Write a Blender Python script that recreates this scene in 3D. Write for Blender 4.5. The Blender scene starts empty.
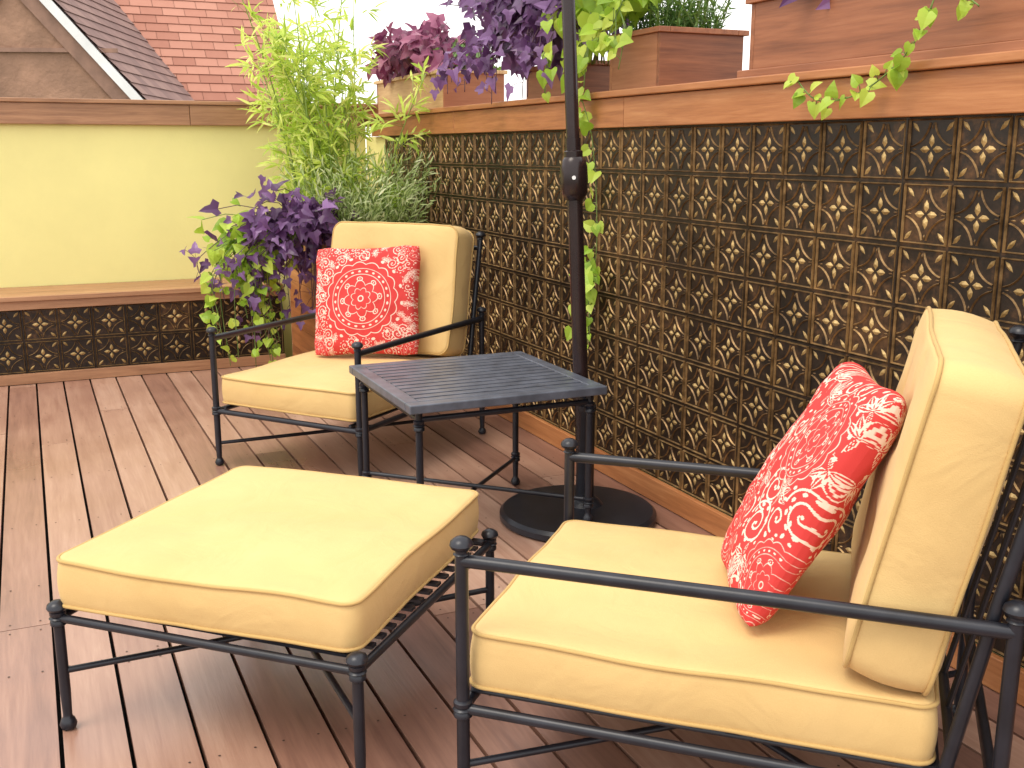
import bpy, bmesh, math, random
from mathutils import Vector, Matrix, noise
random.seed(7)
R=math.radians; PI=math.pi
C=bpy.context.scene.collection
V=Vector
# ------------------------------------------------------------------ helpers
class MB:
    def __init__(s): s.v=[]; s.f=[]; s.t=[]; s.m=[]
    def face(s,idx,t=.5,m=0): s.f.append(idx); s.t.append(t); s.m.append(m)
    def poly(s,pts,t=.5,m=0):
        n=len(s.v); s.v+= [tuple(p) for p in pts]; s.face(list(range(n,n+len(pts))),t,m)
    def box(s,x0,x1,y0,y1,z0,z1,t=.5,m=0,M=None):
        n=len(s.v)
        for x in(x0,x1):
            for y in(y0,y1):
                for z in(z0,z1):
                    p=V((x,y,z)); 
                    if M: p=M@p
                    s.v.append(tuple(p))
        for f in((0,1,3,2),(4,6,7,5),(0,4,5,1),(2,3,7,6),(0,2,6,4),(1,5,7,3)): s.face([n+i for i in f],t,m)
    def tube(s,pts,r,n=10,closed=False,t=.5,m=0,r1=None):
        pts=[V(p) for p in pts]; k=len(pts); rings=[]; up=None
        for i in range(k):
            if closed: d=(pts[(i+1)%k]-pts[i-1])
            elif i==0: d=pts[1]-pts[0]
            elif i==k-1: d=pts[-1]-pts[-2]
            else: d=pts[i+1]-pts[i-1]
            if d.length<1e-7: d=V((0,0,1))
            d.normalize()
            if up is None:
                up=d.orthogonal().normalized()
            else:
                up=(up-d*up.dot(d)); up=up.normalized() if up.length>1e-5 else d.orthogonal().normalized()
            b=d.cross(up); rr=r if r1 is None else r+(r1-r)*i/(k-1)
            base=len(s.v)
            for j in range(n):
                a=2*PI*j/n; s.v.append(tuple(pts[i]+(up*math.cos(a)+b*math.sin(a))*rr))
            rings.append(base)
        for i in range(k if closed else k-1):
            a=rings[i]; b=rings[(i+1)%k]
            for j in range(n): s.face([a+j,a+(j+1)%n,b+(j+1)%n,b+j],t,m)
        if not closed:
            s.face([rings[0]+j for j in range(n)][::-1],t,m); s.face([rings[-1]+j for j in range(n)],t,m)
    def lathe(s,cx,cy,prof,n=16,t=.5,m=0,M=None):
        rings=[]
        for (r,z) in prof:
            base=len(s.v)
            for j in range(n):
                a=2*PI*j/n; p=V((cx+r*math.cos(a),cy+r*math.sin(a),z))
                if M: p=M@p
                s.v.append(tuple(p))
            rings.append(base)
        for i in range(len(rings)-1):
            a,b=rings[i],rings[i+1]
            for j in range(n): s.face([a+j,a+(j+1)%n,b+(j+1)%n,b+j],t,m)
        s.face([rings[0]+j for j in range(n)][::-1],t,m); s.face([rings[-1]+j for j in range(n)],t,m)
    def build(s,name,mats,parent=None,smooth=False,bevel=0,recalc=True,cols=None):
        me=bpy.data.meshes.new(name); me.from_pydata(s.v,[],s.f)
        if not isinstance(mats,(list,tuple)): mats=[mats]
        for m in mats: me.materials.append(m)
        me.polygons.foreach_set('material_index',s.m)
        a=me.attributes.new('tint','FLOAT','FACE'); a.data.foreach_set('value',s.t)
        if cols:
            a=me.attributes.new('pat','FLOAT','POINT'); a.data.foreach_set('value',cols)
        if recalc:
            bm=bmesh.new(); bm.from_mesh(me); bmesh.ops.recalc_face_normals(bm,faces=bm.faces); bm.to_mesh(me); bm.free()
        if smooth:
            me.polygons.foreach_set('use_smooth',[True]*len(me.polygons))
            if smooth=='auto':
                me.set_sharp_from_angle(angle=R(40))
        me.update()
        o=bpy.data.objects.new(name,me); C.objects.link(o)
        if parent: o.parent=parent
        if bevel:
            b=o.modifiers.new('bevel','BEVEL'); b.width=bevel; b.segments=2; b.limit_method='ANGLE'
        return o
def tag(o,label=None,cat=None,group=None,kind=None):
    if label:o['label']=label
    if cat:o['category']=cat
    if group:o['group']=group
    if kind:o['kind']=kind
    return o
def empty(name,loc=(0,0,0),rz=0):
    o=bpy.data.objects.new(name,None); C.objects.link(o); o.location=loc; o.rotation_euler=(0,0,rz); o.empty_display_size=.1
    return o
# ------------------------------------------------------------------ materials
def newmat(name):
    m=bpy.data.materials.new(name); m.use_nodes=True; nt=m.node_tree
    return m,nt,nt.nodes['Principled BSDF'],nt.nodes['Material Output']
def ln(nt,a,b): nt.links.new(a,b)
def nmath(nt,op,a,b=None,c=None):
    n=nt.nodes.new('ShaderNodeMath'); n.operation=op
    for i,x in enumerate((a,b,c)):
        if x is None: continue
        if isinstance(x,(int,float)): n.inputs[i].default_value=x
        else: ln(nt,x,n.inputs[i])
    return n.outputs[0]
def ramp(nt,fac,stops):
    n=nt.nodes.new('ShaderNodeValToRGB'); cr=n.color_ramp
    while len(cr.elements)<len(stops): cr.elements.new(.5)
    for e,(p,c) in zip(cr.elements,stops): e.position=p; e.color=(*c,1)
    ln(nt,fac,n.inputs[0]); return n.outputs[0]
def nnoise(nt,vec,scale,detail=4,rough=.55,dist=0):
    n=nt.nodes.new('ShaderNodeTexNoise'); n.inputs['Scale'].default_value=scale; n.inputs['Detail'].default_value=detail
    n.inputs['Roughness'].default_value=rough; n.inputs['Distortion'].default_value=dist
    if vec is not None: ln(nt,vec,n.inputs['Vector'])
    return n.outputs['Fac']
def attr(nt,name):
    n=nt.nodes.new('ShaderNodeAttribute'); n.attribute_name=name; return n.outputs['Fac']
def objco(nt): return nt.nodes.new('ShaderNodeTexCoord').outputs['Object']
def mapping(nt,vec,scale,loc=None):
    n=nt.nodes.new('ShaderNodeMapping'); n.inputs['Scale'].default_value=scale; ln(nt,vec,n.inputs['Vector'])
    if loc is not None: ln(nt,loc,n.inputs['Location'])
    return n.outputs[0]
def bump(nt,h,bsdf,strength=.3,dist=.01):
    n=nt.nodes.new('ShaderNodeBump'); n.inputs['Strength'].default_value=strength; n.inputs['Distance'].default_value=dist
    ln(nt,h,n.inputs['Height']); ln(nt,n.outputs[0],bsdf.inputs['Normal'])
def wood(name,stops,axis=1,rough=.42,tintw=.55,scale=26,glare=.5,grain=.55):
    m,nt,b,o=newmat(name); co=objco(nt); t=attr(nt,'tint')
    cx=nt.nodes.new('ShaderNodeCombineXYZ'); 
    off=nmath(nt,'MULTIPLY',t,37.); 
    for i in range(3): ln(nt,off,cx.inputs[i])
    sc=[1,1,1]; sc[axis]=.06
    mp=mapping(nt,co,sc,cx.outputs[0])
    n1=nnoise(nt,mp,scale,6,.6,.8); n2=nnoise(nt,mp,scale*5,3,.6)
    n3=nnoise(nt,co,1.7,3)
    v=nmath(nt,'ADD',nmath(nt,'MULTIPLY',nmath(nt,'SUBTRACT',n1,.5),grain*1.6),nmath(nt,'MULTIPLY',nmath(nt,'SUBTRACT',n2,.5),grain*.7))
    v=nmath(nt,'ADD',v,.42)
    v=nmath(nt,'ADD',v,nmath(nt,'MULTIPLY',nmath(nt,'SUBTRACT',t,.5),tintw))
    v=nmath(nt,'ADD',v,nmath(nt,'MULTIPLY',nmath(nt,'SUBTRACT',n3,.45),.40))
    ln(nt,ramp(nt,v,stops),b.inputs['Base Color'])
    r=nmath(nt,'ADD',nmath(nt,'MULTIPLY',n3,.35),rough-.17); ln(nt,r,b.inputs['Roughness'])
    b.inputs['Specular IOR Level'].default_value=glare
    bump(nt,nmath(nt,'ADD',n1,n2),b,.25,.002)
    return m
M={}
M['deck']=wood('deck_wood',[(.0,(.15,.070,.052)),(.35,(.30,.155,.110)),(.62,(.40,.230,.165)),(.95,(.56,.37,.28))],1,.33,.62,22,.9,.42)
RED=[(.1,(.18,.060,.020)),(.45,(.38,.145,.050)),(.9,(.58,.27,.11))]
M['woodY']=wood('red_wood_lengthwise',RED,1,.45,.25)
PL=[(.1,(.14,.045,.020)),(.45,(.30,.110,.048)),(.9,(.46,.20,.095))]
M['planterY']=wood('planter_wood_lengthwise',PL,1,.45,.3,20)
M['planterX']=wood('planter_wood_crosswise',PL,0,.45,.3,20)
M['planterLit']=wood('planter_wood_painted_sunlight',[(.1,(.42,.24,.11)),(.5,(.66,.45,.23)),(.9,(.80,.62,.38))],1,.5,.3,20)  # far planter wood with the sunlight on it painted in as paler colour
BR=[(.1,(.20,.090,.045)),(.5,(.41,.21,.11)),(.9,(.58,.35,.20))]
M['benchwood']=wood('brown_bench_wood',BR,0,.42,.3)
def simple(name,col,rough=.5,metal=0,nscale=8,var=.25,bs=0,bsc=60,bd=.003,spec=.5):
    m,nt,b,o=newmat(name); co=objco(nt)
    n=nnoise(nt,co,nscale,5); lo=tuple(c*(1-var) for c in col); hi=tuple(min(1,c*(1+var)) for c in col)
    ln(nt,ramp(nt,n,[(.3,lo),(.7,hi)]),b.inputs['Base Color'])
    b.inputs['Roughness'].default_value=rough; b.inputs['Metallic'].default_value=metal; b.inputs['Specular IOR Level'].default_value=spec
    if bs: bump(nt,nnoise(nt,co,bsc,4),b,bs,bd)
    return m
M['stucco']=simple('cream_yellow_stucco',(.82,.755,.325),.85,0,1.2,.08,.25,60,.005,.2)
M['metal']=simple('charcoal_metal',(.015,.016,.023),.34,.2,14,.3,.12,150,.001)
M['tabletop']=simple('slate_blue_metal',(.10,.112,.145),.36,.2,14,.3,.1,150,.001)
M['plastic']=simple('umbrella_bronze',(.022,.012,.013),.25,.2,10,.3)
M['white']=simple('white_trim',(.75,.76,.78),.6,0,4,.08)
M['soil']=simple('potting_soil',(.03,.02,.013),.95,0,30,.4,.6,50,.01)
M['black']=simple('under_deck',(.008,.006,.005),.95)
M['screw']=simple('screw_head',(.09,.06,.05),.5,.5)
M['ground']=simple('far_ground',(.13,.14,.10),.95,0,.2,.4)
M['brown']=simple('brown_gable_stucco',(.32,.185,.125),.85,0,2.5,.3,.5,14,.03)
M['timber']=simple('brown_timber',(.26,.15,.11),.7,0,6,.25)
M['stem']=simple('green_stem',(.13,.2,.04),.6)
M['stemp']=simple('purple_stem',(.10,.045,.07),.6)
M['culm']=simple('bamboo_culm',(.25,.36,.08),.45)
M['canvas']=simple('canvas',(.5,.46,.36),.9)
def shingle(name,a,b_,c):
    m,nt,b,o=newmat(name); t=attr(nt,'tint'); n=nnoise(nt,objco(nt),9,4)
    v=nmath(nt,'ADD',nmath(nt,'MULTIPLY',t,.7),nmath(nt,'MULTIPLY',n,.3))
    ln(nt,ramp(nt,v,[(.1,a),(.5,b_),(.95,c)]),b.inputs['Base Color']); b.inputs['Roughness'].default_value=.9
    return m
M['sh_red']=shingle('red_shingle',(.32,.135,.095),(.39,.175,.125),(.46,.225,.165))
M['sh_grey']=shingle('grey_brown_shingle',(.18,.11,.10),(.24,.145,.13),(.31,.20,.17))
# fabric
def fabric(name,lo,hi,wr=1.6):
    m,nt,b,o=newmat(name); co=objco(nt)
    n=nnoise(nt,co,3.,3); n2=nnoise(nt,co,420,2)
    v=nmath(nt,'ADD',nmath(nt,'MULTIPLY',n,.7),nmath(nt,'MULTIPLY',n2,.3))
    ln(nt,ramp(nt,v,[(.3,lo),(.7,hi)]),b.inputs['Base Color'])
    b.inputs['Roughness'].default_value=.85; b.inputs['Specular IOR Level'].default_value=.2
    b.inputs['Sheen Weight'].default_value=.1
    bump(nt,nmath(nt,'ADD',nmath(nt,'MULTIPLY',nnoise(nt,co,6,3,.45,.9),wr),nmath(nt,'MULTIPLY',n2,.14)),b,.34,.011)
    return m
M['cush']=fabric('straw_tan_canvas',(.60,.405,.165),(.68,.475,.21),2.4)
M['pipe']=fabric('straw_piping',(.46,.30,.11),(.54,.36,.14))
def pillowmat():
    m,nt,b,o=newmat('red_damask_cotton'); p=attr(nt,'pat'); co=objco(nt)
    n=nnoise(nt,co,60,3)
    v=nmath(nt,'ADD',p,nmath(nt,'MULTIPLY',nmath(nt,'SUBTRACT',n,.5),.30))
    ln(nt,ramp(nt,v,[(.38,(.58,.052,.050)),(.70,(.80,.60,.50))]),b.inputs['Base Color'])
    b.inputs['Roughness'].default_value=.85; b.inputs['Specular IOR Level'].default_value=.2
    bump(nt,nmath(nt,'ADD',nnoise(nt,co,9,3,.5,.6),nmath(nt,'MULTIPLY',nnoise(nt,co,400,2),.1)),b,.35,.01)
    return m
M['pillow']=pillowmat()
# tin tiles
def tin(name,stops,rough,lowfreq=.42,metal=.75):
    m,nt,b,o=newmat(name); co=objco(nt); t=attr(nt,'tint')
    n1=nnoise(nt,co,34,5,.65); n2=nnoise(nt,co,1.6,3)
    v=nmath(nt,'ADD',nmath(nt,'MULTIPLY',n1,.68),nmath(nt,'MULTIPLY',n2,lowfreq))
    v=nmath(nt,'ADD',v,nmath(nt,'MULTIPLY',nmath(nt,'SUBTRACT',t,.5),.28))
    ln(nt,ramp(nt,v,stops),b.inputs['Base Color']); b.inputs['Metallic'].default_value=metal
    ln(nt,nmath(nt,'ADD',nmath(nt,'MULTIPLY',n1,.3),rough-.15),b.inputs['Roughness'])
    bump(nt,n1,b,.25,.003)
    return m
M['tin_dark']=tin('tin_tile_ground',[(.38,(.007,.0045,.003)),(.58,(.022,.012,.007)),(.80,(.13,.062,.024))],.40,metal=.35)
M['tin_line']=tin('tin_tile_bead',[(.3,(.030,.017,.008)),(.55,(.14,.080,.033)),(.80,(.42,.26,.11))],.40,metal=.55)
M['tin_gold']=tin('tin_tile_floret',[(.28,(.09,.052,.019)),(.52,(.28,.18,.065)),(.78,(.60,.42,.18))],.46,metal=.45)
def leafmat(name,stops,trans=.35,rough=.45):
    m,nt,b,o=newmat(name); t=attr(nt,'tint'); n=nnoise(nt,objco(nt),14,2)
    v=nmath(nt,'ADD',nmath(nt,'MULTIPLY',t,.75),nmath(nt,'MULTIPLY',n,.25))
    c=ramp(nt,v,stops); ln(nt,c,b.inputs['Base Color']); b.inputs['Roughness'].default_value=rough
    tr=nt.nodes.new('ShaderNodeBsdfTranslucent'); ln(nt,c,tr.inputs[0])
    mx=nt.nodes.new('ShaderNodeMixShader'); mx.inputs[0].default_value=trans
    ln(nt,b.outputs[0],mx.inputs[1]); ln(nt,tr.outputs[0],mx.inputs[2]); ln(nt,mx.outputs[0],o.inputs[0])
    return m
M['lime']=leafmat('lime_leaf',[(.1,(.16,.30,.025)),(.5,(.38,.58,.05)),(.9,(.64,.76,.12))],.42)
M['green']=leafmat('green_leaf',[(.1,(.05,.12,.02)),(.5,(.12,.24,.04)),(.9,(.26,.40,.08))],.35)
M['bamboo']=leafmat('bamboo_leaf',[(.1,(.36,.54,.05)),(.5,(.64,.78,.12)),(.9,(.88,.90,.32))],.48)
M['purple']=leafmat('purple_leaf',[(.1,(.038,.012,.045)),(.5,(.13,.050,.16)),(.9,(.32,.17,.40))],.35,.35)
M['plum']=leafmat('plum_leaf',[(.1,(.07,.012,.035)),(.5,(.22,.045,.12)),(.9,(.46,.16,.27))],.35,.4)
M['sage']=leafmat('sage_leaf',[(.1,(.30,.42,.12)),(.5,(.58,.70,.30)),(.9,(.84,.87,.58))],.5)
# ------------------------------------------------------------------ constants
W=2.165; CELL=.168; TB=.09; TT=TB+8*CELL; CAPT=TT+.14
BY=6.72  # bench front
# ------------------------------------------------------------------ ground & deck
g=MB(); g.box(-400,400,-400,400,-6.3,-6.2); tag(g.build('ground',M['ground']),kind='structure')
d=MB(); bw=.137; gap=.010; x=W-.002; i=0
screws=[]
while x>-3.4:
    x0=x-bw; y=-1.6-random.random()*4
    while y<BY-.002:
        L=random.uniform(3.2,5.2); y1=min(y+L,BY-.002); ya=max(y,-1.6)
        if y1>ya+.05: d.box(x0,x,ya,y1-.004,-.03,random.uniform(-.0012,.0006),random.random())
        if y>-1.6:
            for xx in(x0+.028,x-.028): screws+= [(xx,y+.03),(xx,y-.034)]
        y=y1
        if y1>=BY-.003: break
    yy=-.8
    while yy<BY:
        for xx in(x0+.028,x-.028): screws.append((xx,yy+random.uniform(-.006,.006)))
        yy+=.61
    x=x0-gap
for (sx,sy) in screws:
    n=len(d.v)
    for j in range(8): d.v.append((sx+.0032*math.cos(j*PI/4),sy+.0032*math.sin(j*PI/4),.0012))
    d.face(list(range(n,n+8)),.5,1)
d.box(-3.5,W+.3,-1.7,7.3,-.2,-.06,.5,2)
tag(d.build('deck',[M['deck'],M['screw'],M['black']],recalc=False),kind='structure')
# ------------------------------------------------------------------ tin tiles
def strip(mb,T,pts,w,h,closed=False,t=.5):
    k=len(pts); L=[]
    for i in range(k):
        a=pts[i-1] if (closed or i>0) else pts[i]; b=pts[(i+1)%k] if (closed or i<k-1) else pts[i]
        dx,dy=b[0]-a[0],b[1]-a[1]; l=math.hypot(dx,dy) or 1; nx,ny=-dy/l*w,dx/l*w
        n=len(mb.v); mb.v+= [T(pts[i][0]-nx,pts[i][1]-ny,0.0002),T(pts[i][0],pts[i][1],h),T(pts[i][0]+nx,pts[i][1]+ny,0.0002)]; L.append(n)
    for i in range(k if closed else k-1):
        a=L[i]; b=L[(i+1)%k]
        mb.face([a,b,b+1,a+1],t,1); mb.face([a+1,b+1,b+2,a+2],t,1)
def leafr(mb,T,cx,cy,ang,l,w,h,t,m=2):
    c,s=math.cos(ang),math.sin(ang)
    def q(a,b,z): return T(cx+c*a-s*b,cy+s*a+c*b,z)
    n=len(mb.v); mb.v+= [q(0,0,.0003),q(l*.35,-w*.9,.0003),q(l*.68,-w*.75,.0003),q(l,0,.0003),q(l*.68,w*.75,.0003),q(l*.35,w*.9,.0003),q(l*.5,0,h)]
    for e in((0,1,6),(1,2,6),(2,3,6),(3,4,6),(4,5,6),(5,0,6)): mb.face([n+k for k in e],t,m)
def cell(mb,O,U,Vv,N,c,edge_u,edge_v):
    pt=random.random(); pt=.5+(pt-.5)*.45
    def T(u,v,h): return tuple(O+U*(u*c)+Vv*(v*c)+N*h)
    n=len(mb.v); mb.v+= [T(0,0,0),T(1,0,0),T(1,1,0),T(0,1,0)]; mb.face([n,n+1,n+2,n+3],pt,0)
    H=.0042
    e=.045; strip(mb,T,[(e,e),(1-e,e),(1-e,1-e),(e,1-e)],.022,H*1.9,True,pt+.32)
    for (qx,qy,a0) in((0,0,0),(1,0,PI/2),(1,1,PI),(0,1,1.5*PI)):
        arc=[(qx+.465*math.cos(a0+PI/2*(.13+.74*k/8)),qy+.465*math.sin(a0+PI/2*(.13+.74*k/8))) for k in range(9)]
        strip(mb,T,arc,.016,H*1.2,False,pt+.18)
        da=a0+PI/4; bx,by=qx+.10*math.cos(da)*1.2,qy+.10*math.sin(da)*1.2
        leafr(mb,T,bx,by,da,.21,.042,H*1.1,pt-.02)
        leafr(mb,T,.5+.03*math.cos(a0),.5+.03*math.sin(a0),a0,.20,.060,H*1.3,pt+.14)
        leafr(mb,T,.5+.30*math.cos(a0),.5+.30*math.sin(a0),a0,.10,.018,H*1.0,pt-.1,1)
    if edge_u: mb.poly([T(-.016,0,.0078),T(.016,0,.0078),T(.016,1,.0078),T(-.016,1,.0078)],pt-.2,0)
    if edge_v: mb.poly([T(0,-.016,.0082),T(1,-.016,.0082),T(1,.016,.0082),T(0,.016,.0082)],pt-.2,0)
TIN=[M['tin_dark'],M['tin_line'],M['tin_gold']]
wall=empty('tiled_parapet_wall',(W,3,0)); tag(wall,'long waist-high wall covered in black and gold embossed tin tiles with a red wood cap','wall')
def under(o,root):
    o.parent=root; o.matrix_parent_inverse=Matrix.Translation(-V(root.location)) ; return o
tp=MB(); ncol=43; ystart=6.74-ncol*CELL
for c_ in range(ncol):
    for r_ in range(8):
        cell(tp,V((W-.004,ystart+c_*CELL,TB+r_*CELL)),V((0,1,0)),V((0,0,1)),V((-1,0,0)),CELL,c_%4==0,r_==4)
under(tp.build('tile_panel',TIN,recalc=False),wall)
b=MB(); b.box(W,W+.30,ystart,7.19,-.2,TT-.002); under(b.build('wall_core',M['stucco']),wall)
b=MB(); b.box(W-.028,W-.005,ystart,BY-.003,.002,TB,.6); under(b.build('baseboard',M['woodY'],bevel=.003),wall)
yy=ystart
for L in(1.9,2.25,1.8,1.5):
    b=MB(); y1=min(yy+L,7.19); b.box(W-.030,W+.02,yy,y1-.002,TT,CAPT-.027,random.random()*.5+.2); yy=y1
    under(b.build('fascia_board',M['woodY'],bevel=.003),wall)
b=MB(); b.box(W-.05,W+.5,ystart,7.19,CAPT-.025,CAPT,.55); under(b.build('cap_board',M['woodY'],bevel=.004),wall)
# back wall
bwall=empty('back_parapet_wall',(0,7.2,0)); tag(bwall,'pale yellow-green stucco wall behind the bench, topped with a brown wood cap','wall')
b=MB(); b.box(-3.6,W-.003,7.2,7.42,-.2,1.52); under(b.build('stucco_panel',M['stucco']),bwall)
for (xa,xb,t) in((-3.6,1.0,.35),(1.003,W+.3,.6)):
    b=MB(); b.box(xa,xb,7.165,7.199,1.50,1.625,t); under(b.build('fascia_board',M['benchwood'],bevel=.003),bwall)
b=MB(); b.box(-3.6,W+.6,7.15,7.48,1.627,1.652,.5); under(b.build('cap_board',M['benchwood'],bevel=.004),bwall)
# bench
bench=empty('built_in_bench',(0,BY,0)); tag(bench,'low built-in bench with brown wood seat and tin tile front along the back wall','bench')
b=MB(); 
for k in range(4):
    y0=BY-.03+k*.127; b.box(-3.6,1.44,y0,y0+.124,.492,.52,random.random())
under(b.build('seat',M['benchwood'],bevel=.003),bench)
b=MB(); b.box(-3.6,1.44,BY-.012,BY+.02,.441,.490,.5); under(b.build('fascia_board',M['benchwood'],bevel=.002),bench)
b=MB(); b.box(-3.6,1.44,BY-.012,BY+.02,.002,.062,.4); under(b.build('baseboard',M['benchwood'],bevel=.002),bench)
b=MB(); b.box(-3.6,1.44,BY+.021,7.19,-.1,.489); under(b.build('core',M['black']),bench)
tp=MB(); BC=.190
for c_ in range(26):
    for r_ in range(2): cell(tp,V((1.44-(c_+1)*BC,BY+.018,.062+r_*BC)),V((1,0,0)),V((0,0,1)),V((0,-1,0)),BC,c_%2==1,False)
under(tp.build('tile_panel',TIN,recalc=False),bench)
# ------------------------------------------------------------------ planters
def planter(x0,x1,y0,y1,z0,z1,label,rows=1,group=None,mf='planterY',ms='planterX'):
    r=empty('planter_box',((x0+x1)/2,(y0+y1)/2,z0)); tag(r,label,'planter',group)
    h=(z1-.02-z0)/rows; tt=[random.random() for _ in range(rows)]
    def boards(xa,xb,ya,yb,nm,mt,inv=False):
        q=MB()
        for k in range(rows): q.box(xa,xb,ya,yb,z0+k*h+(.002 if k else 0),z0+(k+1)*h,1-tt[k] if inv else tt[k])
        under(q.build(nm,M[mt],bevel=.002),r)
    boards(x0,x0+.02,y0+.021,y1-.021,'side_panel',mf); boards(x1-.02,x1,y0+.021,y1-.021,'side_panel',mf)
    boards(x0,x1,y0,y0+.02,'end_panel',ms,True); boards(x0,x1,y1-.02,y1,'end_panel',ms)
    z=z1-.02
    for (a,b_,c,d_,t) in((x0-.015,x0+.035,y0-.015,y1+.015,.6),(x1-.035,x1+.015,y0-.015,y1+.015,.6),(x0+.036,x1-.036,y0-.015,y0+.035,.5),(x0+.036,x1-.036,y1-.035,y1+.015,.5)):
        rim=MB(); rim.box(a,b_,c,d_,z,z1,t); under(rim.build('rim_board',M[mf],bevel=.002),r)
    s=MB(); s.box(x0+.021,x1-.021,y0+.021,y1-.021,z1-.08,z1-.045); under(s.build('soil',M['soil']),r)
Z=CAPT+.001
planter(2.19,2.56,5.75,7.0,Z,1.79,'long wood planter box on the wall at the far corner, sunlight painted into its pale side colour',mf='planterLit')
planter(2.30,2.60,4.35,4.90,Z,1.74,'wood planter box on the wall hidden under purple vine behind the umbrella pole')
planter(2.22,2.60,3.55,3.93,Z,1.80,'square wood planter box on the wall just right of the umbrella pole')
planter(2.20,2.66,.2,2.97,Z+.03,1.83,'large long wood planter box on the wall at the upper right')
b=MB(); b.box(2.175,2.69,.15,3.0,Z,Z+.028,.4); tag(b.build('planter_plinth',M['planterY'],bevel=.003),'thin wood plinth board under the large upper-right planter box','plinth')
planter(1.46,2.12,5.95,6.60,.003,.86,'tall upright wood planter box on the deck in the corner beside the bench',rows=6,mf='woodY',ms='benchwood')
# ------------------------------------------------------------------ foliage
HEART=[(0,0),(.30,-.14),(.48,.08),(.46,.36),(.27,.66),(0,1.0)]
LOBED=[(0,0),(.34,-.12),(.56,.22),(.27,.40),(.20,.70),(0,1.05)]
def leaf(mb,p,d,nrm,size,kind,t,m=0):
    d=V(d).normalized(); nrm=V(nrm); nrm=(nrm-d*nrm.dot(d)); 
    if nrm.length<1e-4: nrm=d.orthogonal()
    nrm.normalize(); s=d.cross(nrm)
    if kind in('heart','lobed'):
        O=HEART if kind=='heart' else LOBED
        cup=random.uniform(.15,.45); dr=random.uniform(.15,.45)
        mid=[(0,.0),(0,.03),(0,.15),(0,.38),(0,.66),(0,1.)]
        n=len(mb.v)
        for sg in(-1,1):
            for (a,b_) in O: mb.v.append(tuple(p+s*(sg*a*size)+d*(b_*size)+nrm*(size*(cup*a-dr*b_*b_))))
        for (a,b_) in mid[1:5]: mb.v.append(tuple(p+d*(b_*size)+nrm*(size*(-dr*b_*b_))))
        mm=[n]+[n+12+i for i in range(4)]+[n+5]
        for sg in(0,1):
            o=n+sg*6
            mb.face([mm[0],o+1,mm[1]],t,m)
            mb.face([mm[1],o+1,o+2,mm[2]],t,m); mb.face([mm[2],o+2,o+3,mm[3]],t,m); mb.face([mm[3],o+3,o+4,mm[4]],t,m)
            mb.face([mm[4],o+4,mm[5]],t,m)
    else:
        w={'blade':.085,'needle':.05,'oval':.24}[kind]
        n=len(mb.v)
        for b_,a,z in((0,0,0),(.3,w,-.02),(.3,-w,-.02),(.7,w*.7,-.13),(.7,-w*.7,-.13),(1,0,-.30)):
            mb.v.append(tuple(p+s*(a*size)+d*(b_*size)+nrm*(z*size)))
        mb.face([n,n+1,n+2],t,m); mb.face([n+1,n+3,n+4,n+2],t,m); mb.face([n+3,n+5,n+4],t,m)
def rnd(): return V((random.gauss(0,1),random.gauss(0,1),random.gauss(0,1))).normalized()
def mound(cen,rad,n,kind,size,face=V((-.6,-.7,.6)),shell=.5,spread=1.1,tl=(0,1)):
    mb=MB(); cen=V(cen); pts=[]
    for _ in range(n):
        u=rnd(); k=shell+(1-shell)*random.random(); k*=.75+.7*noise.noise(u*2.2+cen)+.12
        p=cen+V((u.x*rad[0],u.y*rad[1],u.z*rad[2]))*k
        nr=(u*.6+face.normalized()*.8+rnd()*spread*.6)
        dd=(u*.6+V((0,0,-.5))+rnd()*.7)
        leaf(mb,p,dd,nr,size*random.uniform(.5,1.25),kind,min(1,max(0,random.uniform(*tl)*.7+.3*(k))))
        if random.random()<.35: pts.append(p)
    return mb,pts
def stems(root,pts,r,mat,o):
    mb=MB(); root=V(root)
    for p in pts:
        q=root+V((random.uniform(-.08,.08),random.uniform(-.1,.1),0)); m=(p+q)/2+V((0,0,.10))+rnd()*.03
        mb.tube([q,(q+m)/2+V((0,0,.04)),m,(m+p)/2+V((0,0,.02)),p],r,5)
    ob=mb.build('stem',mat,o,smooth=True); return ob
def plant(name,label,cat,leafm,mb,root,pts,stemmat='stem',sr=.0025,extra=None,group=None):
    r=empty(name,root); tag(r,label,cat,group)
    under(mb.build('foliage',M[leafm],recalc=False),r)
    if pts: under(stems(root,pts,sr,M[stemmat],None),r)
    if extra: under(extra.build('shoot',M[stemmat],smooth=True),r)
    return r
def trail(mb,sm,path,n,kind,size,face=V((-1,-.5,.3)),sr=.0022,jit=.03,tl=(.2,1)):
    path=[V(p) for p in path]
    P=[]
    for i in range(len(path)-1):
        p0=path[max(i-1,0)];p1=path[i];p2=path[i+1];p3=path[min(i+2,len(path)-1)]
        for k in range(6):
            t=k/6; P.append(.5*((2*p1)+(p2-p0)*t+(2*p0-5*p1+4*p2-p3)*t*t+(3*p1-p0-3*p2+p3)*t**3))
    P.append(path[-1]); sm.tube(P,sr,6)
    for i in range(n):
        f=(i+random.random()*.6)/n*(len(P)-1); j=min(int(f),len(P)-2); p=P[j].lerp(P[j+1],f-j)
        side=rnd()*.7+V((0,0,-.1)); side.x=-abs(side.x)*.6
        q=p+side.normalized()*random.uniform(.3,1)*jit
        sm.tube([p,(p+q)/2+V((0,0,.004)),q],sr*.6,4)
        leaf(mb,q,side+V((0,0,-.35))+rnd()*.3,face+rnd()*.45,size*random.uniform(.6,1.15)*(1-.35*f/(len(P))),kind,random.uniform(*tl))
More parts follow.
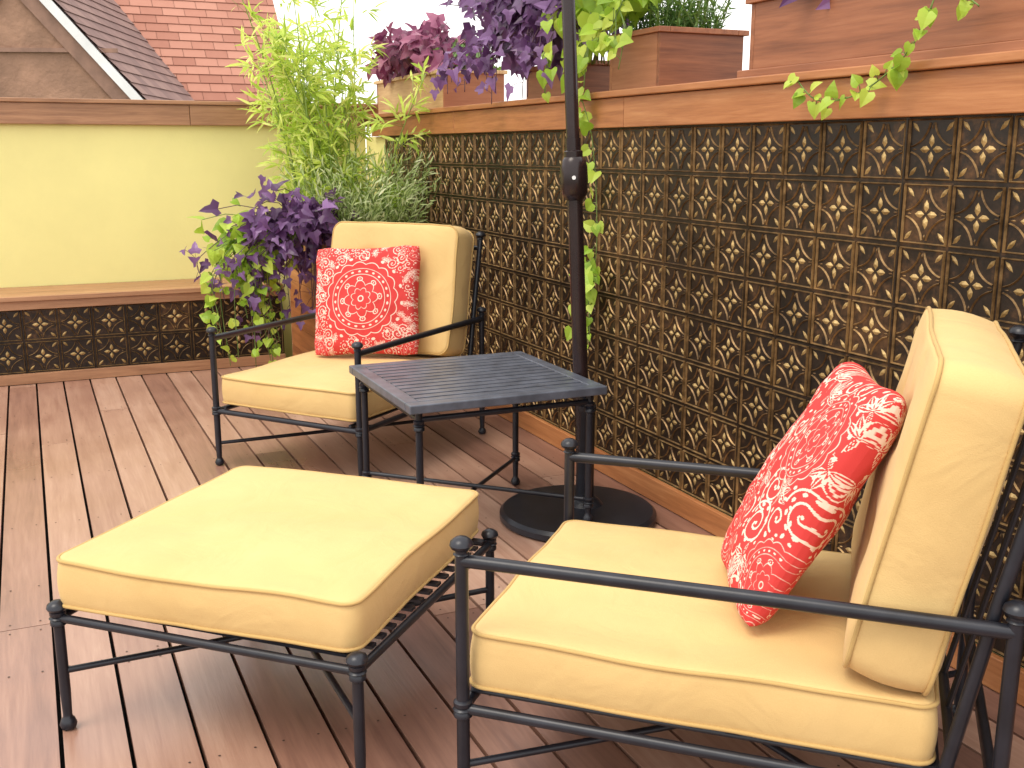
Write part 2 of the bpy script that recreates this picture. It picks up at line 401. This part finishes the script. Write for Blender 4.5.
# corner planter: bamboo
mb=MB(); cu=MB()
for k in range(20):
    bx,by=random.uniform(1.5,1.9),random.uniform(6.05,6.5); h=random.uniform(.85,1.85)
    lean=V((random.gauss(-.13,.16),random.gauss(-.02,.14),0))
    P=[V((bx,by,.80))+lean*(j/6)**1.7*1.1+V((0,0,h*j/6)) for j in range(7)]
    cu.tube(P,.006,6,r1=.002)
    for _ in range(26):
        f=random.uniform(.8,5.95); j=int(f); p=P[j].lerp(P[min(j+1,6)],f-j)
        side=V((random.gauss(0,1),random.gauss(0,1),random.uniform(0,1.2))).normalized(); l=random.uniform(.06,.21)
        q=p+side*l; cu.tube([p,(p+q)/2+V((0,0,.01)),q],.0014,4)
        for z in range(8):
            leaf(mb,p.lerp(q,random.uniform(.3,1)),side*.7+V((0,0,random.uniform(-.6,.4)))+rnd()*.6,V((-.5,-.6,.7))+rnd()*.6,random.uniform(.055,.115),'blade',random.random())
r=empty('bamboo_plant',(1.7,6.3,.8)); tag(r,'tall feathery bright green bamboo rising from the corner planter','bamboo')
under(mb.build('foliage',M['bamboo'],recalc=False),r); under(cu.build('stem',M['culm'],smooth=True),r)
# purple vine corner
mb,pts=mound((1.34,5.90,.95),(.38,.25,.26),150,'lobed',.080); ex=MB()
for k in range(26):
    sx=random.uniform(1.20,1.60); ex_x=sx-random.uniform(.08,.48)
    trail(mb,ex,[(sx,5.97,.92),(sx-.10,5.88,.98),(ex_x,5.84+random.uniform(-.05,.2),.78),(ex_x-.02,5.88,random.uniform(.28,.72))],12,'lobed',.082,V((-.5,-.9,.4)),jit=.10)
plant('sweet_potato_vine','dark purple sweet potato vine spilling over the corner planter toward the bench','vine','purple',mb,(1.5,6.0,.84),pts,'stemp',extra=ex)
mb,pts=mound((1.12,6.02,.82),(.27,.18,.23),150,'heart',.085); ex=MB()
for k in range(17):
    sx=random.uniform(1.15,1.5); e=sx-random.uniform(.05,.38)
    trail(mb,ex,[(sx,6.0,.88),(sx-.1,5.93,.9),(e,5.88+random.uniform(-.05,.2),.68),(e+random.uniform(-.04,.14),5.89,random.uniform(.10,.55))],15,'heart',.082,V((-.4,-.9,.5)),jit=.07)
plant('sweet_potato_vine','lime green heart-leaved vine hanging over the left side of the corner planter','vine','lime',mb,(1.5,6.05,.84),pts,'stem',extra=ex)
# silvery herb in corner planter
mb=MB(); sm=MB()
for k in range(260):
    a=random.uniform(0,2*PI); root=V((random.uniform(1.60,2.08),random.uniform(5.96,6.4),.82)); dv=V((math.cos(a)*.6-.02,math.sin(a)*.5-.35,random.uniform(.6,1.6))).normalized(); L=random.uniform(.2,.62)
    tip=root+dv*L; tip.x=min(tip.x,2.12); sm.tube([root,root+dv*L*.5+V((0,0,.01)),tip],.0013,4)
    for j in range(11):
        p=root.lerp(tip,.25+.75*j/11); leaf(mb,p,dv*1.2+rnd()*.8,rnd()+V((-.4,-.5,.8)),random.uniform(.04,.08),'blade',random.random())
r=empty('herb_plant',(1.85,6.1,.82)); tag(r,'wispy pale silvery green herb at the right side of the corner planter','herb'); under(mb.build('foliage',M['sage'],recalc=False),r); under(sm.build('stem',M['stem']),r)
# far planter plants
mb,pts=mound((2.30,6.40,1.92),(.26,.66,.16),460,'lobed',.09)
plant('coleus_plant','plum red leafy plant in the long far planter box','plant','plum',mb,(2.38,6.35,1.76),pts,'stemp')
mb,pts=mound((2.38,5.90,1.86),(.16,.18,.11),170,'oval',.07)
plant('trailing_plant','small green leafy plant at the near end of the far planter box','plant','green',mb,(2.4,5.9,1.76),pts,'stem')
# central purple vine: loose upper mass spreading left and right of the pole
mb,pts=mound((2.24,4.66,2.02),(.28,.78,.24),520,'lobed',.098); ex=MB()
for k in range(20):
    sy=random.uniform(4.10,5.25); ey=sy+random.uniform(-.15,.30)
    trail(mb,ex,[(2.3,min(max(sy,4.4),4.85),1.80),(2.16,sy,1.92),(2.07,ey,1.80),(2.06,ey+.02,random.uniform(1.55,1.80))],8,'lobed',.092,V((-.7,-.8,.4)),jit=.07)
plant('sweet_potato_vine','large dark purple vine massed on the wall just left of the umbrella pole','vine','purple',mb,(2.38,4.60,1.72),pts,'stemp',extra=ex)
mb,pts=mound((2.19,3.86,1.98),(.18,.34,.14),130,'heart',.092); ex=MB()
for k in range(10):
    sy=random.uniform(3.70,4.3); ey=sy+random.uniform(-.3,.1)
    trail(mb,ex,[(2.3,4.3,1.80),(2.15,sy,1.92),(2.08,ey,1.80),(2.06,ey,random.uniform(1.58,1.78))],9,'heart',.082,V((-.7,-.8,.5)),jit=.06)
trail(mb,ex,[(2.2,4.15,1.8),(2.08,3.98,1.66),(2.11,3.87,1.40),(2.12,3.83,1.0),(2.11,3.86,.75),(2.10,3.84,.56)],46,'heart',.066,V((-.8,-.8,.3)),jit=.045)
for k in range(5): trail(mb,ex,[(2.11,3.87,.90),(2.10,3.86+random.uniform(-.06,.06),.78),(2.10,3.92+random.uniform(-.1,.16),.52+.06*k)],5,'heart',.072,V((-.8,-.8,.3)),jit=.05)
plant('sweet_potato_vine','lime green vine trailing down the tiled wall behind the umbrella pole','vine','lime',mb,(2.36,4.32,1.72),pts,'stem',extra=ex)
# conifer-like herb in square box
mb=MB(); sm=MB()
for k in range(130):
    root=V((random.uniform(2.26,2.56),random.uniform(3.6,3.88),1.75)); dv=V((random.gauss(-.15,.35),random.gauss(-.1,.35),1)).normalized(); L=random.uniform(.1,.30); tip=root+dv*L
    sm.tube([root,tip],.002,4)
    for j in range(22): leaf(mb,root.lerp(tip,.1+.9*j/22),dv*.7+rnd()*.9,rnd(),random.uniform(.025,.042),'blade',random.random()*.7)
r=empty('rosemary_plant',(2.4,3.74,1.75)); tag(r,'dark green needle-leaved herb in the square planter box','herb'); under(mb.build('foliage',M['green'],recalc=False),r); under(sm.build('stem',M['stem']),r)
# right planter plants
mb,pts=mound((2.36,2.62,1.92),(.18,.30,.12),170,'lobed',.10)
plant('coleus_plant','dark purple plant at the left end of the large upper-right planter box','plant','purple',mb,(2.4,2.6,1.79),pts,'stemp')
mb,pts=mound((2.38,1.9,1.95),(.18,.4,.12),110,'heart',.10); ex=MB()
trail(mb,ex,[(2.3,2.05,1.86),(2.16,2.07,1.90),(2.09,2.07,1.74),(2.08,2.12,1.62),(2.08,2.22,1.54),(2.09,2.36,1.49),(2.09,2.50,1.49),(2.09,2.60,1.56)],42,'heart',.054,V((-.8,-.6,.5)),jit=.028)
trail(mb,ex,[(2.3,2.0,1.86),(2.17,1.99,1.88),(2.10,2.0,1.74),(2.09,1.94,1.68)],10,'heart',.055,V((-.8,-.6,.5)),jit=.03)
plant('sweet_potato_vine','lime green vine dangling in a curl from the large upper-right planter box','vine','lime',mb,(2.42,1.95,1.79),pts,'stem',extra=ex)
# ------------------------------------------------------------------ neighbouring house
h=empty('neighbour_house',(0,14,-6.2)); tag(h,'neighbouring house beyond the wall with red shingle roof and brown gable','house')
def roof(mb,O,U,Vv,lu,lv,cw=.28,ch=.15,t0=.0,t1=1):
    O=V(O);U=V(U).normalized();Vv=V(Vv).normalized();N=U.cross(Vv)
    if N.z<0:N=-N
    for j in range(int(lv/ch)):
        off=(j%2)*.5+random.random()*.2
        for i in range(-1,int(lu/cw)+1):
            a=max(0,(i+off)*cw); b_=min(lu,(i+1+off)*cw)-.006
            if b_<=a: continue
            v0=j*ch; v1=v0+ch*1.15; t=random.uniform(t0,t1); k=.014
            mb.poly([O+U*a+Vv*v0+N*k,O+U*b_+Vv*v0+N*k,O+U*b_+Vv*v1,O+U*a+Vv*v1],t)
            mb.poly([O+U*a+Vv*v0+N*k,O+U*b_+Vv*v0+N*k,O+U*b_+Vv*v0-N*.005,O+U*a+Vv*v0-N*.005],0)
mr=MB(); ang=R(48); RY=12.9; RX=3.38; roof(mr,(-5,RY,.5),(1,0,0),(0,math.cos(ang),math.sin(ang)),RX+5,7.0)
mr.poly([(-5,RY,.49),(RX,RY,.49),(RX,RY+7*math.cos(ang),.49+7*math.sin(ang)),(-5,RY+7*math.cos(ang),.49+7*math.sin(ang))],0)
under(mr.build('roof',M['sh_red'],recalc=False),h)
b=MB(); b.box(-4.8,RX-.2,RY+.2,18,-6.2,.4); under(b.build('wall',M['brown']),h)
G=Matrix.Translation((.04,12.1,0))@Matrix.Rotation(R(-20),4,'Z')
sl=1.16; az=3.27
def gp(x,y,z): return tuple(G@V((x,y,z)))
b=MB(); z0=-2.; hw=(az-z0)/sl
b.poly([gp(-hw,.02,z0),gp(hw,.02,z0),gp(0,.02,az)]); under(b.build('gable_wall',M['brown'],recalc=False),h)
def band(mb,off0,off1,y0,y1):
    for s in(-1,1):
        P=[]
        for (o_) in(off0,off1):
            P.append([gp(s*((az-z0-o_*1.5)/sl),y,z0) for y in(y0,y1)]+[gp(0,y,az-o_*1.5) for y in(y0,y1)])
        a,c=P
        mb.poly([a[0],a[2],c[2],c[0]]); mb.poly([a[1],a[3],c[3],c[1]]); mb.poly([a[0],a[2],a[3],a[1]]); mb.poly([c[0],c[2],c[3],c[1]])
b=MB(); band(b,0,.09,-.07,.0); under(b.build('rake_trim',M['white']),h)
b=MB(); band(b,.0905,.24,-.02,.015); b.box(-1.0,1.0,-.012,.016,2.30,2.34,M=G); under(b.build('gable_timber',M['timber']),h)
dr=MB(); 
U=G.to_3x3()@V((0,1,0))
for s in(-1,1):
    Vd=G.to_3x3()@V((-s,0,sl)).normalized(); O=V(gp(s*hw*1.0,-.06,z0+.03)); roof(dr,O,U,Vd,5.,(az-z0)*1.3185,t0=0,t1=.8)
    dr.poly([gp(s*hw,-.05,z0),gp(s*hw,4.9,z0),gp(0,4.9,az),gp(0,-.05,az)],0)
under(dr.build('gable_roof',M['sh_grey'],recalc=False),h)
# ------------------------------------------------------------------ cushions
def rrect(w,d,r,n=7,side=10):
    pts=[]; 
    cs=[(w/2-r,d/2-r,0),(-w/2+r,d/2-r,PI/2),(-w/2+r,-d/2+r,PI),(w/2-r,-d/2+r,1.5*PI)]
    for k,(cx,cy,a0) in enumerate(cs):
        for j in range(n+1):
            a=a0+PI/2*j/n; pts.append((cx+r*math.cos(a),cy+r*math.sin(a)))
        nx=cs[(k+1)%4]; a=a0+PI/2
        s0=pts[-1]; s1=(nx[0]+r*math.cos(nx[2]),nx[1]+r*math.sin(nx[2]))
        for j in range(1,side): pts.append((s0[0]+(s1[0]-s0[0])*j/side,s0[1]+(s1[1]-s0[1])*j/side))
    return pts
def cushion(w,d,h,parent,loc,rot=(0,0,0),crown=.022,seed=0,tuft=False,pw=3.2,rc=.036,bulge=.006,wr=1.):
    base=rrect(w,d,rc,side=26); n=len(base); mb=MB(); loops=[]
    e=.007
    def wrk(px,py,z):
        return (noise.noise(V((px*4.5+seed,py*4.5,z*4)))*.007+noise.noise(V((px*12+seed,py*12,z*10)))*.0020
            +(.5-abs(noise.noise(V((px*7+seed*2,py*5,z*3)))))*.003)*wr
    def sag(px,py):
        return noise.noise(V((px*3.1+seed,py*3.1,1.7)))*.009
    sc=[(s,-(h/2+crown*.6*(1-s**pw))) for s in [.03+.94*k/16 for k in range(17)]]
    sc+= [(.990,-h/2+.001,0),(1.,-h/2+e,0)]
    for k in range(1,6): z=-h/2+e+(h-2*e)*k/6; sc.append((1+0,z,bulge*math.sin(PI*k/6)))
    sc+= [(1.,h/2-e,0),(.990,h/2-.001,0)]
    sc+= [(s,h/2+crown*(1-s**pw)) for s in [.97-.94*k/16 for k in range(17)]]
    for q in sc:
        s,z=q[0],q[1]; bl=q[2] if len(q)>2 else 0
        loops.append(len(mb.v))
        for (x,y) in base:
            l=math.hypot(x,y); px,py=x*s+x/l*bl,y*s+y/l*bl
            p=V((px,py,z+sag(px,py)*(1 if z>0 else 0))); f=wrk(px,py,z)
            if s<.95: 
                p.z+=f*(1 if z>0 else -1)
                if tuft:
                    for (tx,ty) in tuft:
                        rr=((px-tx)**2+(py-ty)**2)
                        p.z-=(.024*math.exp(-rr/.0018)+.015*math.exp(-rr/.016))*(1 if z>0 else 0)
            else: p.x+=x/l*f*.8; p.y+=y/l*f*.8
            mb.v.append(tuple(p))
    for a,b_ in zip(loops,loops[1:]):
        for j in range(n): mb.face([a+j,a+(j+1)%n,b_+(j+1)%n,b_+j])
    mb.face([loops[0]+j for j in range(n)][::-1]); mb.face([loops[-1]+j for j in range(n)])
    name='seat_cushion' if not tuft else 'back_cushion'
    o=mb.build(name,M['cush'],parent,smooth=True); o.location=loc; o.rotation_euler=rot
    for z in(-h/2+.005,h/2-.005):
        pm=MB(); L=[]
        for (x,y) in base:
            l=math.hypot(x,y); f=wrk(x,y,z)
            L.append((x+x/l*(.001+f*.8),y+y/l*(.001+f*.8),z+(sag(x,y) if z>0 else 0)))
        pm.tube(L,.0044,8,closed=True); pm.build('piping',M['pipe'],o,smooth=True)
    return o
# ------------------------------------------------------------------ metal furniture
def knob(mb,x,y,z,r=.024):
    mb.lathe(x,y,[(.011,z-.012),(.017,z-.008),(.012,z-.003),(.013,z),(r*.85,z+.004),(r,z+.011),(r*.9,z+.019),(r*.5,z+.026),(.002,z+.028)],18)
def post(x,y,h,r=.0135,col=(),foot=True,kn=True,z0=0):
    mb=MB()
    mb.lathe(x,y,[(.008,z0+.001),(.017,z0+.004),(.02,z0+.014),(.016,z0+.026),(.011,z0+.032),(r*.85,z0+.04),(r,z0+.10),(r,h)],16)
    for c in col: mb.lathe(x,y,[(r,c-.020),(r+.006,c-.016),(r+.006,c-.008),(r+.003,c-.004),(r+.008,c),(r+.003,c+.004),(r+.006,c+.008),(r+.006,c+.016),(r,c+.020)],16)
    if kn: knob(mb,x,y,h)
    return mb
HW=.380
def chair(loc,rz,label,seed):
    root=empty('lounge_chair',loc,rz); tag(root,label,'chair')
    D=.99; AZ=.585
    for s in(-1,1):
        post(s*HW,0,AZ,col=(.245,)).build('leg',M['metal'],root,smooth='auto')
        m=post(s*HW,D,AZ+.01,col=(.245,),kn=True); m.build('leg',M['metal'],root,smooth='auto')
        a=MB(); a.tube([(s*HW,.0,AZ-.022),(s*HW,.3,AZ-.020),(s*HW,.6,AZ-.018),(s*HW,D,AZ-.018)],.0135,14)
        a.build('armrest',M['metal'],root,smooth='auto')
    f=MB()
    for s in(-1,1): f.tube([(s*HW,0,.245),(s*HW,D,.245)],.0115,12)
    f.tube([(-HW,.0,.245),(HW,.0,.245)],.0115,12); f.tube([(-HW,D,.245),(HW,D,.245)],.0115,12)
    f.build('seat_frame',M['metal'],root,smooth='auto')
    sl_=MB()
    for s in(-1,1): sl_.tube([(s*.33,.0,.262),(s*.33,D-.05,.262)],.007,8)
    for k in range(13): y=.03+k*.07; sl_.box(-.345,.345,y,y+.028,.2705,.2775)
    sl_.build('seat_slats',M['metal'],root)
    st=MB(); st.tube([(-HW,0,.10),(HW,D,.10)],.008,10); st.tube([(HW,0,.118),(-HW,D,.118)],.008,10); st.build('stretcher',M['metal'],root,smooth='auto')
    bf=MB(); y0,y1,zt=.900,1.035,.945
    for s in(-1,1):
        bf.tube([(s*(HW-.028),y0,.245),(s*(HW-.028),(y0+y1)/2-.004,.6),(s*(HW-.028),y1,zt)],.0125,12); knob(bf,s*(HW-.028),y1,zt)
    bf.tube([(-HW+.028,y1-.006,zt-.05),(HW-.028,y1-.006,zt-.05)],.011,12); bf.tube([(-HW+.028,y0+.012,.32),(HW-.028,y0+.012,.32)],.010,10)
    for k in range(4):
        xx=-.21+.14*k; bf.tube([(xx,y0+.012,.32),(xx,y1-.006,zt-.05)],.006,8)
    bf.build('back_frame',M['metal'],root,smooth='auto')
    cushion(.715,.885,.120,root,(0,.445,.340),crown=.010,seed=seed,wr=1.15)
    tl=R(11.5)
    tf=[(sx*.13,sy) for sx in(-1,1) for sy in(-.12,.13)]
    cushion(.70,.590,.152,root,(0,.852,.705),rot=(R(90)-tl,0,0),crown=.026,seed=seed+3,tuft=tf,pw=2.2,rc=.05,bulge=.011,wr=1.35)
    return root
A1=math.atan2(-.724,-.69)
c1=chair((.978,2.093,0),A1,'black metal lounge chair with straw yellow cushions in the right foreground',1.3)
c2=chair((.905,4.28,0),math.atan2(-.79,.61),'black metal lounge chair with straw yellow cushions at the back beside the corner planter',5.1)
# ottoman
ot=empty('ottoman',(.534,2.532,0),R(-44)); tag(ot,'low square black metal ottoman with thick straw yellow cushion in front of the near chair','ottoman')
O=.390
for sx in(-1,1):
    for sy in(-1,1): post(sx*O,sy*O,.30,r=.0125,col=(.285,)).build('leg',M['metal'],ot,smooth='auto')
f=MB()
for s in(-1,1): f.tube([(s*O,-O,.285),(s*O,O,.285)],.0105,12); f.tube([(-O,s*O,.285),(O,s*O,.285)],.0105,12)
f.build('frame',M['metal'],ot,smooth='auto')
f=MB()
for k in range(15): y=-.365+k*.0505; f.box(-O+.004,O-.004,y,y+.022,.298,.305)
f.build('slats',M['metal'],ot)
f=MB(); f.tube([(-O,-O,.15),(O,O,.15)],.008,10); f.tube([(O,-O,.167),(-O,O,.167)],.008,10); f.build('stretcher',M['metal'],ot,smooth='auto')
cushion(.770,.790,.116,ot,(-.020,.014,.370),rot=(0,0,R(1.5)),crown=.009,seed=9.,wr=1.2)
# side table
tb=empty('side_table',(1.420,3.480,0),R(-.3)); tag(tb,'square dark metal side table with slatted top between the chairs','table')
S=.360; TZ=.55
for sx in(-1,1):
    for sy in(-1,1): post(sx*(S-.045),sy*(S-.045),TZ-.03,r=.0125,col=(.47,.12),kn=False,z0=.043 if (sx>0 and sy<0) else 0).build('leg',M['metal'],tb,smooth='auto')
f=MB()
f.box(-S,S,-S,-S+.05,TZ-.03,TZ); f.box(-S,S,S-.05,S,TZ-.03,TZ); f.box(-S,-S+.05,-S+.0505,S-.0505,TZ-.03,TZ); f.box(S-.05,S,-S+.0505,S-.0505,TZ-.03,TZ)
f.build('tabletop_frame',M['tabletop'],tb,bevel=.004)
f=MB(); n=12; p=(2*S-.10)/n
for k in range(n): y=-S+.05+k*p; f.box(-S+.0505,S-.0505,y+.007,y+p-.007,TZ-.010,TZ-.001)
for xx in(-.12,.12): f.box(xx-.012,xx+.012,-S+.051,S-.051,TZ-.024,TZ-.0125)
f.build('tabletop_slats',M['tabletop'],tb,bevel=.0015)
f=MB(); q=S-.045
for s in(-1,1): f.tube([(s*q,-q,TZ-.06),(s*q,q,TZ-.06)],.010,10); f.tube([(-q,s*q,TZ-.06),(q,s*q,TZ-.06)],.010,10)
f.build('apron_rail',M['metal'],tb,smooth='auto')
f=MB(); f.tube([(-q,-q,.115),(q,q,.115)],.008,10); f.tube([(q,-q,.131),(-q,q,.131)],.008,10); f.build('stretcher',M['metal'],tb,smooth='auto')
# umbrella
PX,PY=1.826,3.36
um=empty('patio_umbrella',(PX,PY,0)); tag(um,'tall dark umbrella pole in a round weighted base between table and tiled wall','umbrella')
f=MB(); f.lathe(-.045,-.03,[(.285,.002),(.293,.008),(.293,.028),(.28,.040),(.12,.042),(.05,.0425)],48); f.lathe(0,0,[(.07,.041),(.055,.058),(.036,.07)],32); f.build('base',M['metal'],um,smooth='auto')
f=MB(); f.lathe(0,0,[(.034,.06),(.034,.40),(.038,.405),(.038,.425),(.03,.43)],20); f.build('base_tube',M['metal'],um,smooth='auto')
lean=V((-.042,.019,1)).normalized()
Lm=Matrix.Translation((0,0,.06))@V((0,0,1)).rotation_difference(lean).to_matrix().to_4x4()
f=MB(); f.lathe(0,0,[(.0275,0),(.0275,1.33)],24,M=Lm); f.build('lower_pole',M['plastic'],um,smooth='auto')
f=MB(); f.lathe(0,0,[(.0235,1.33),(.0235,2.75),(.01,2.78)],24,M=Lm); f.build('upper_pole',M['plastic'],um,smooth='auto')
f=MB(); f.lathe(0,0,[(.029,1.115),(.038,1.125),(.046,1.14),(.049,1.18),(.048,1.23),(.042,1.255),(.033,1.265),(.033,1.285),(.026,1.29)],28,M=Lm); cl=f.build('crank_collar',M['plastic'],um,smooth='auto')
f=MB()
Cm=Lm@Matrix.Rotation(math.atan2(-PY,-PX),4,'Z')@Matrix.Translation((.0485,0,1.195))@Matrix.Rotation(R(90),4,'Y')
f.lathe(0,0,[(.007,-.002),(.007,.0015)],16,M=Cm); f.build('badge',M['white'],cl)
f=MB(); f.lathe(0,0,[(.04,2.15),(.11,2.2),(.12,2.35),(.09,2.6),(.03,2.74)],20,M=Lm); f.build('furled_canopy',M['canvas'],um,smooth='auto')
# ------------------------------------------------------------------ pillows
def medallion(x,y,R_,k=8,ph=0):
    r=math.hypot(x,y)/R_; th=math.atan2(y,x)+ph; v=0
    if r>1.15: return 0
    w0=.010/R_
    def L(d,w): return max(0,min(1,(w*.50-abs(d))/(w0*1.6)+.5))
    v=max(v,L(r-.07,.03)); 
    v=max(v,L(r-(.21+.07*abs(math.cos(k/2*th))),.02))
    pet=abs(math.sin(k/2*th)); v=max(v,L(r-(.35+.12*pet),.024))
    if .43<r<.60: 
        a=(th*k/(2*PI))%1-.5; d=((a/.2)**2+((r-.51)/.06)**2); v=max(v,1 if .45<d<1 or d<.06 else 0)
    v=max(v,L(r-.63,.018)); 
    if .66<r<.78:
        a=(th*3*k/(2*PI))%1-.5; v=max(v,1 if ((a/.20)**2+((r-.705)/.026)**2)<1 else 0)
    v=max(v,L(r-.775,.016))
    v=max(v,L(r-(.88+.07*abs(math.cos(k*th))),.024))
    if .98<r<1.12:
        a=(th*2*k/(2*PI))%1-.5; v=max(v,1 if ((a/.12)**2+((r-1.05)/.035)**2)<1 else 0)
    return v
def leafpat(x,y,ang,l,w):
    c,s=math.cos(ang),math.sin(ang); a=x*c+y*s; b_=-x*s+y*c
    if a<0 or a>l: return 0
    ww=w*math.sin(PI*(a/l)**.8); q=abs(b_)/max(ww,1e-4)
    if q<1 and (q>.62 or q<.14) : return 1
    return 0
def field(seed,meds,gap,l,w,lw=.007):
    rs=random.Random(seed); F=[]
    for k in range(1500):
        x,y=rs.uniform(-1,1),rs.uniform(-1,1)
        if all(math.hypot(x-a,y-b)>c*1.08 for a,b,c in meds) and all(math.hypot(x-f[0],y-f[1])>gap for f in F): F.append((x,y,rs.uniform(0,6.28),rs.choice((0,1,2))))
    def f(x,y):
        v=0
        for (cx,cy,r) in meds:
            if math.hypot(x-cx,y-cy)<r*1.15: v=max(v,medallion(x-cx,y-cy,r,8,.3))
        if v: return v
        for (cx,cy,a,kd) in F:
            dx,dy=x-cx,y-cy
            if abs(dx)>l*1.2 or abs(dy)>l*1.2: continue
            r=math.hypot(dx,dy)
            if kd==1:
                for q in range(5): v=max(v,leafpat(dx,dy,a+q*.66-1.3,l,w))
                v=max(v,leafpat(dx,dy,a+PI,l*.8,w*.4))
            else:
                th=(math.atan2(dy,dx)-a)%(2*PI)
                if abs(r-l*.13*(th*.6+.8))<lw : v=1
                if kd==2 and abs(r-l*.13*(th*.6+.8)-l*.5)<lw: v=1
                if r<l*.08: v=1
                n=9; aa=(th*n/(2*PI))%1-.5
                if ((aa/.22)**2+((r-l*.82)/(l*.08))**2)<1: v=1
        return v
    return f
medA=[(0,0,.74)]+[(cx*.99,cy*.99,.34) for cx in(-1,1) for cy in(-1,1)]
patA=field(3,medA,.13,.11,.026,.006)
patB=field(5,[(-.40,-.60,.44),(.46,.42,.46),(-.80,.62,.34),(.92,-.66,.34)],.21,.19,.038,.010)
def pillow(cen,nrm,up,size,label,pat,roll=0,seed=0,T=.085,hs=1.):
    n=320; mb=MB(); cols=[]; a=size/2
    for side in(1,-1):
        for i in range(n+1):
            for j in range(n+1):
                u=-1+2*i/n; v=-1+2*j/n
                x=u*a*(1-.075*(1-v*v)); y=v*a*hs*(1-.075*(1-u*u))
                z=T*(max(0,(1-u*u)*(1-v*v)))**.40
                wv=noise.noise(V((u*1.6+seed,v*1.6,side)))*.018+noise.noise(V((u*5+seed,v*5,side*2)))*.004
                z=side*max(0,z+wv*min(1,z/.03)); 
                cr=max(0,abs(u)+abs(v)-1.72)/.28
                mb.v.append((x*(1-.06*cr),y*(1-.06*cr),z)); cols.append(pat(u,v) if side>0 else cols[i*(n+1)+j])
    K=(n+1)**2
    for s in(0,1):
        for i in range(n):
            for j in range(n):
                q=s*K+i*(n+1)+j; f=[q,q+n+1,q+n+2,q+1]
                mb.face(f if s==0 else f[::-1])
    o=mb.build('throw_pillow',M['pillow'],smooth=True,recalc=False,cols=cols)
    nz=V(nrm).normalized(); yy=V(up); yy=(yy-nz*yy.dot(nz)).normalized(); xx=yy.cross(nz)
    Mx=Matrix((xx,yy,nz)).transposed().to_4x4()@Matrix.Rotation(roll,4,'Z'); Mx.translation=V(cen)
    o.matrix_world=Mx; tag(o,label,'pillow'); 
    return o
pillow((1.430,1.672,.662),(-.745,.44,.49),(0,0,1),.43,'red and white patterned throw pillow on the near chair, leaning back at right',patB,R(2),2.,T=.080,hs=1.30)
pillow((1.392,4.685,.668),(-.60,-.78,.28),(0,0,1),.525,'red pillow with white round medallion pattern on the back chair',patA,R(3),7.)
# ------------------------------------------------------------------ camera, light, world
cam=bpy.data.cameras.new('camera'); co=bpy.data.objects.new('camera',cam); C.objects.link(co)
co.location=(0,0,1.35); co.rotation_euler=(R(90-12.5),0,R(-24.4)); cam.lens=37.2; cam.sensor_width=36; cam.clip_end=2000; cam.clip_start=.05
bpy.context.scene.camera=co
sd=V((-.48,-.12,.87)).normalized()   # toward the sun
el=math.asin(sd.z); az_=math.atan2(sd.x,sd.y)
su=bpy.data.lights.new('sun','SUN'); su.energy=1.9; su.angle=R(28); su.color=(1,.92,.78)
so=bpy.data.objects.new('sun',su); C.objects.link(so); so.rotation_euler=sd.to_track_quat('Z','Y').to_euler()
w=bpy.data.worlds.new('World'); bpy.context.scene.world=w; w.use_nodes=True; nt=w.node_tree
sk=nt.nodes.new('ShaderNodeTexSky'); sk.sky_type='NISHITA'; sk.sun_disc=False; sk.sun_elevation=el; sk.sun_rotation=az_; sk.dust_density=4; sk.air_density=1.2; sk.ozone_density=.6
mx=nt.nodes.new('ShaderNodeMix'); mx.data_type='RGBA'; mx.inputs[0].default_value=.82
mx.inputs[7].default_value=(14.0,13.7,13.2,1)   # bright white haze
nt.links.new(sk.outputs[0],mx.inputs[6]); bg=nt.nodes['Background']; nt.links.new(mx.outputs[2],bg.inputs[0]); bg.inputs[1].default_value=.15
vs=bpy.context.scene.view_settings; vs.view_transform='Standard'; vs.look='None'; vs.exposure=0
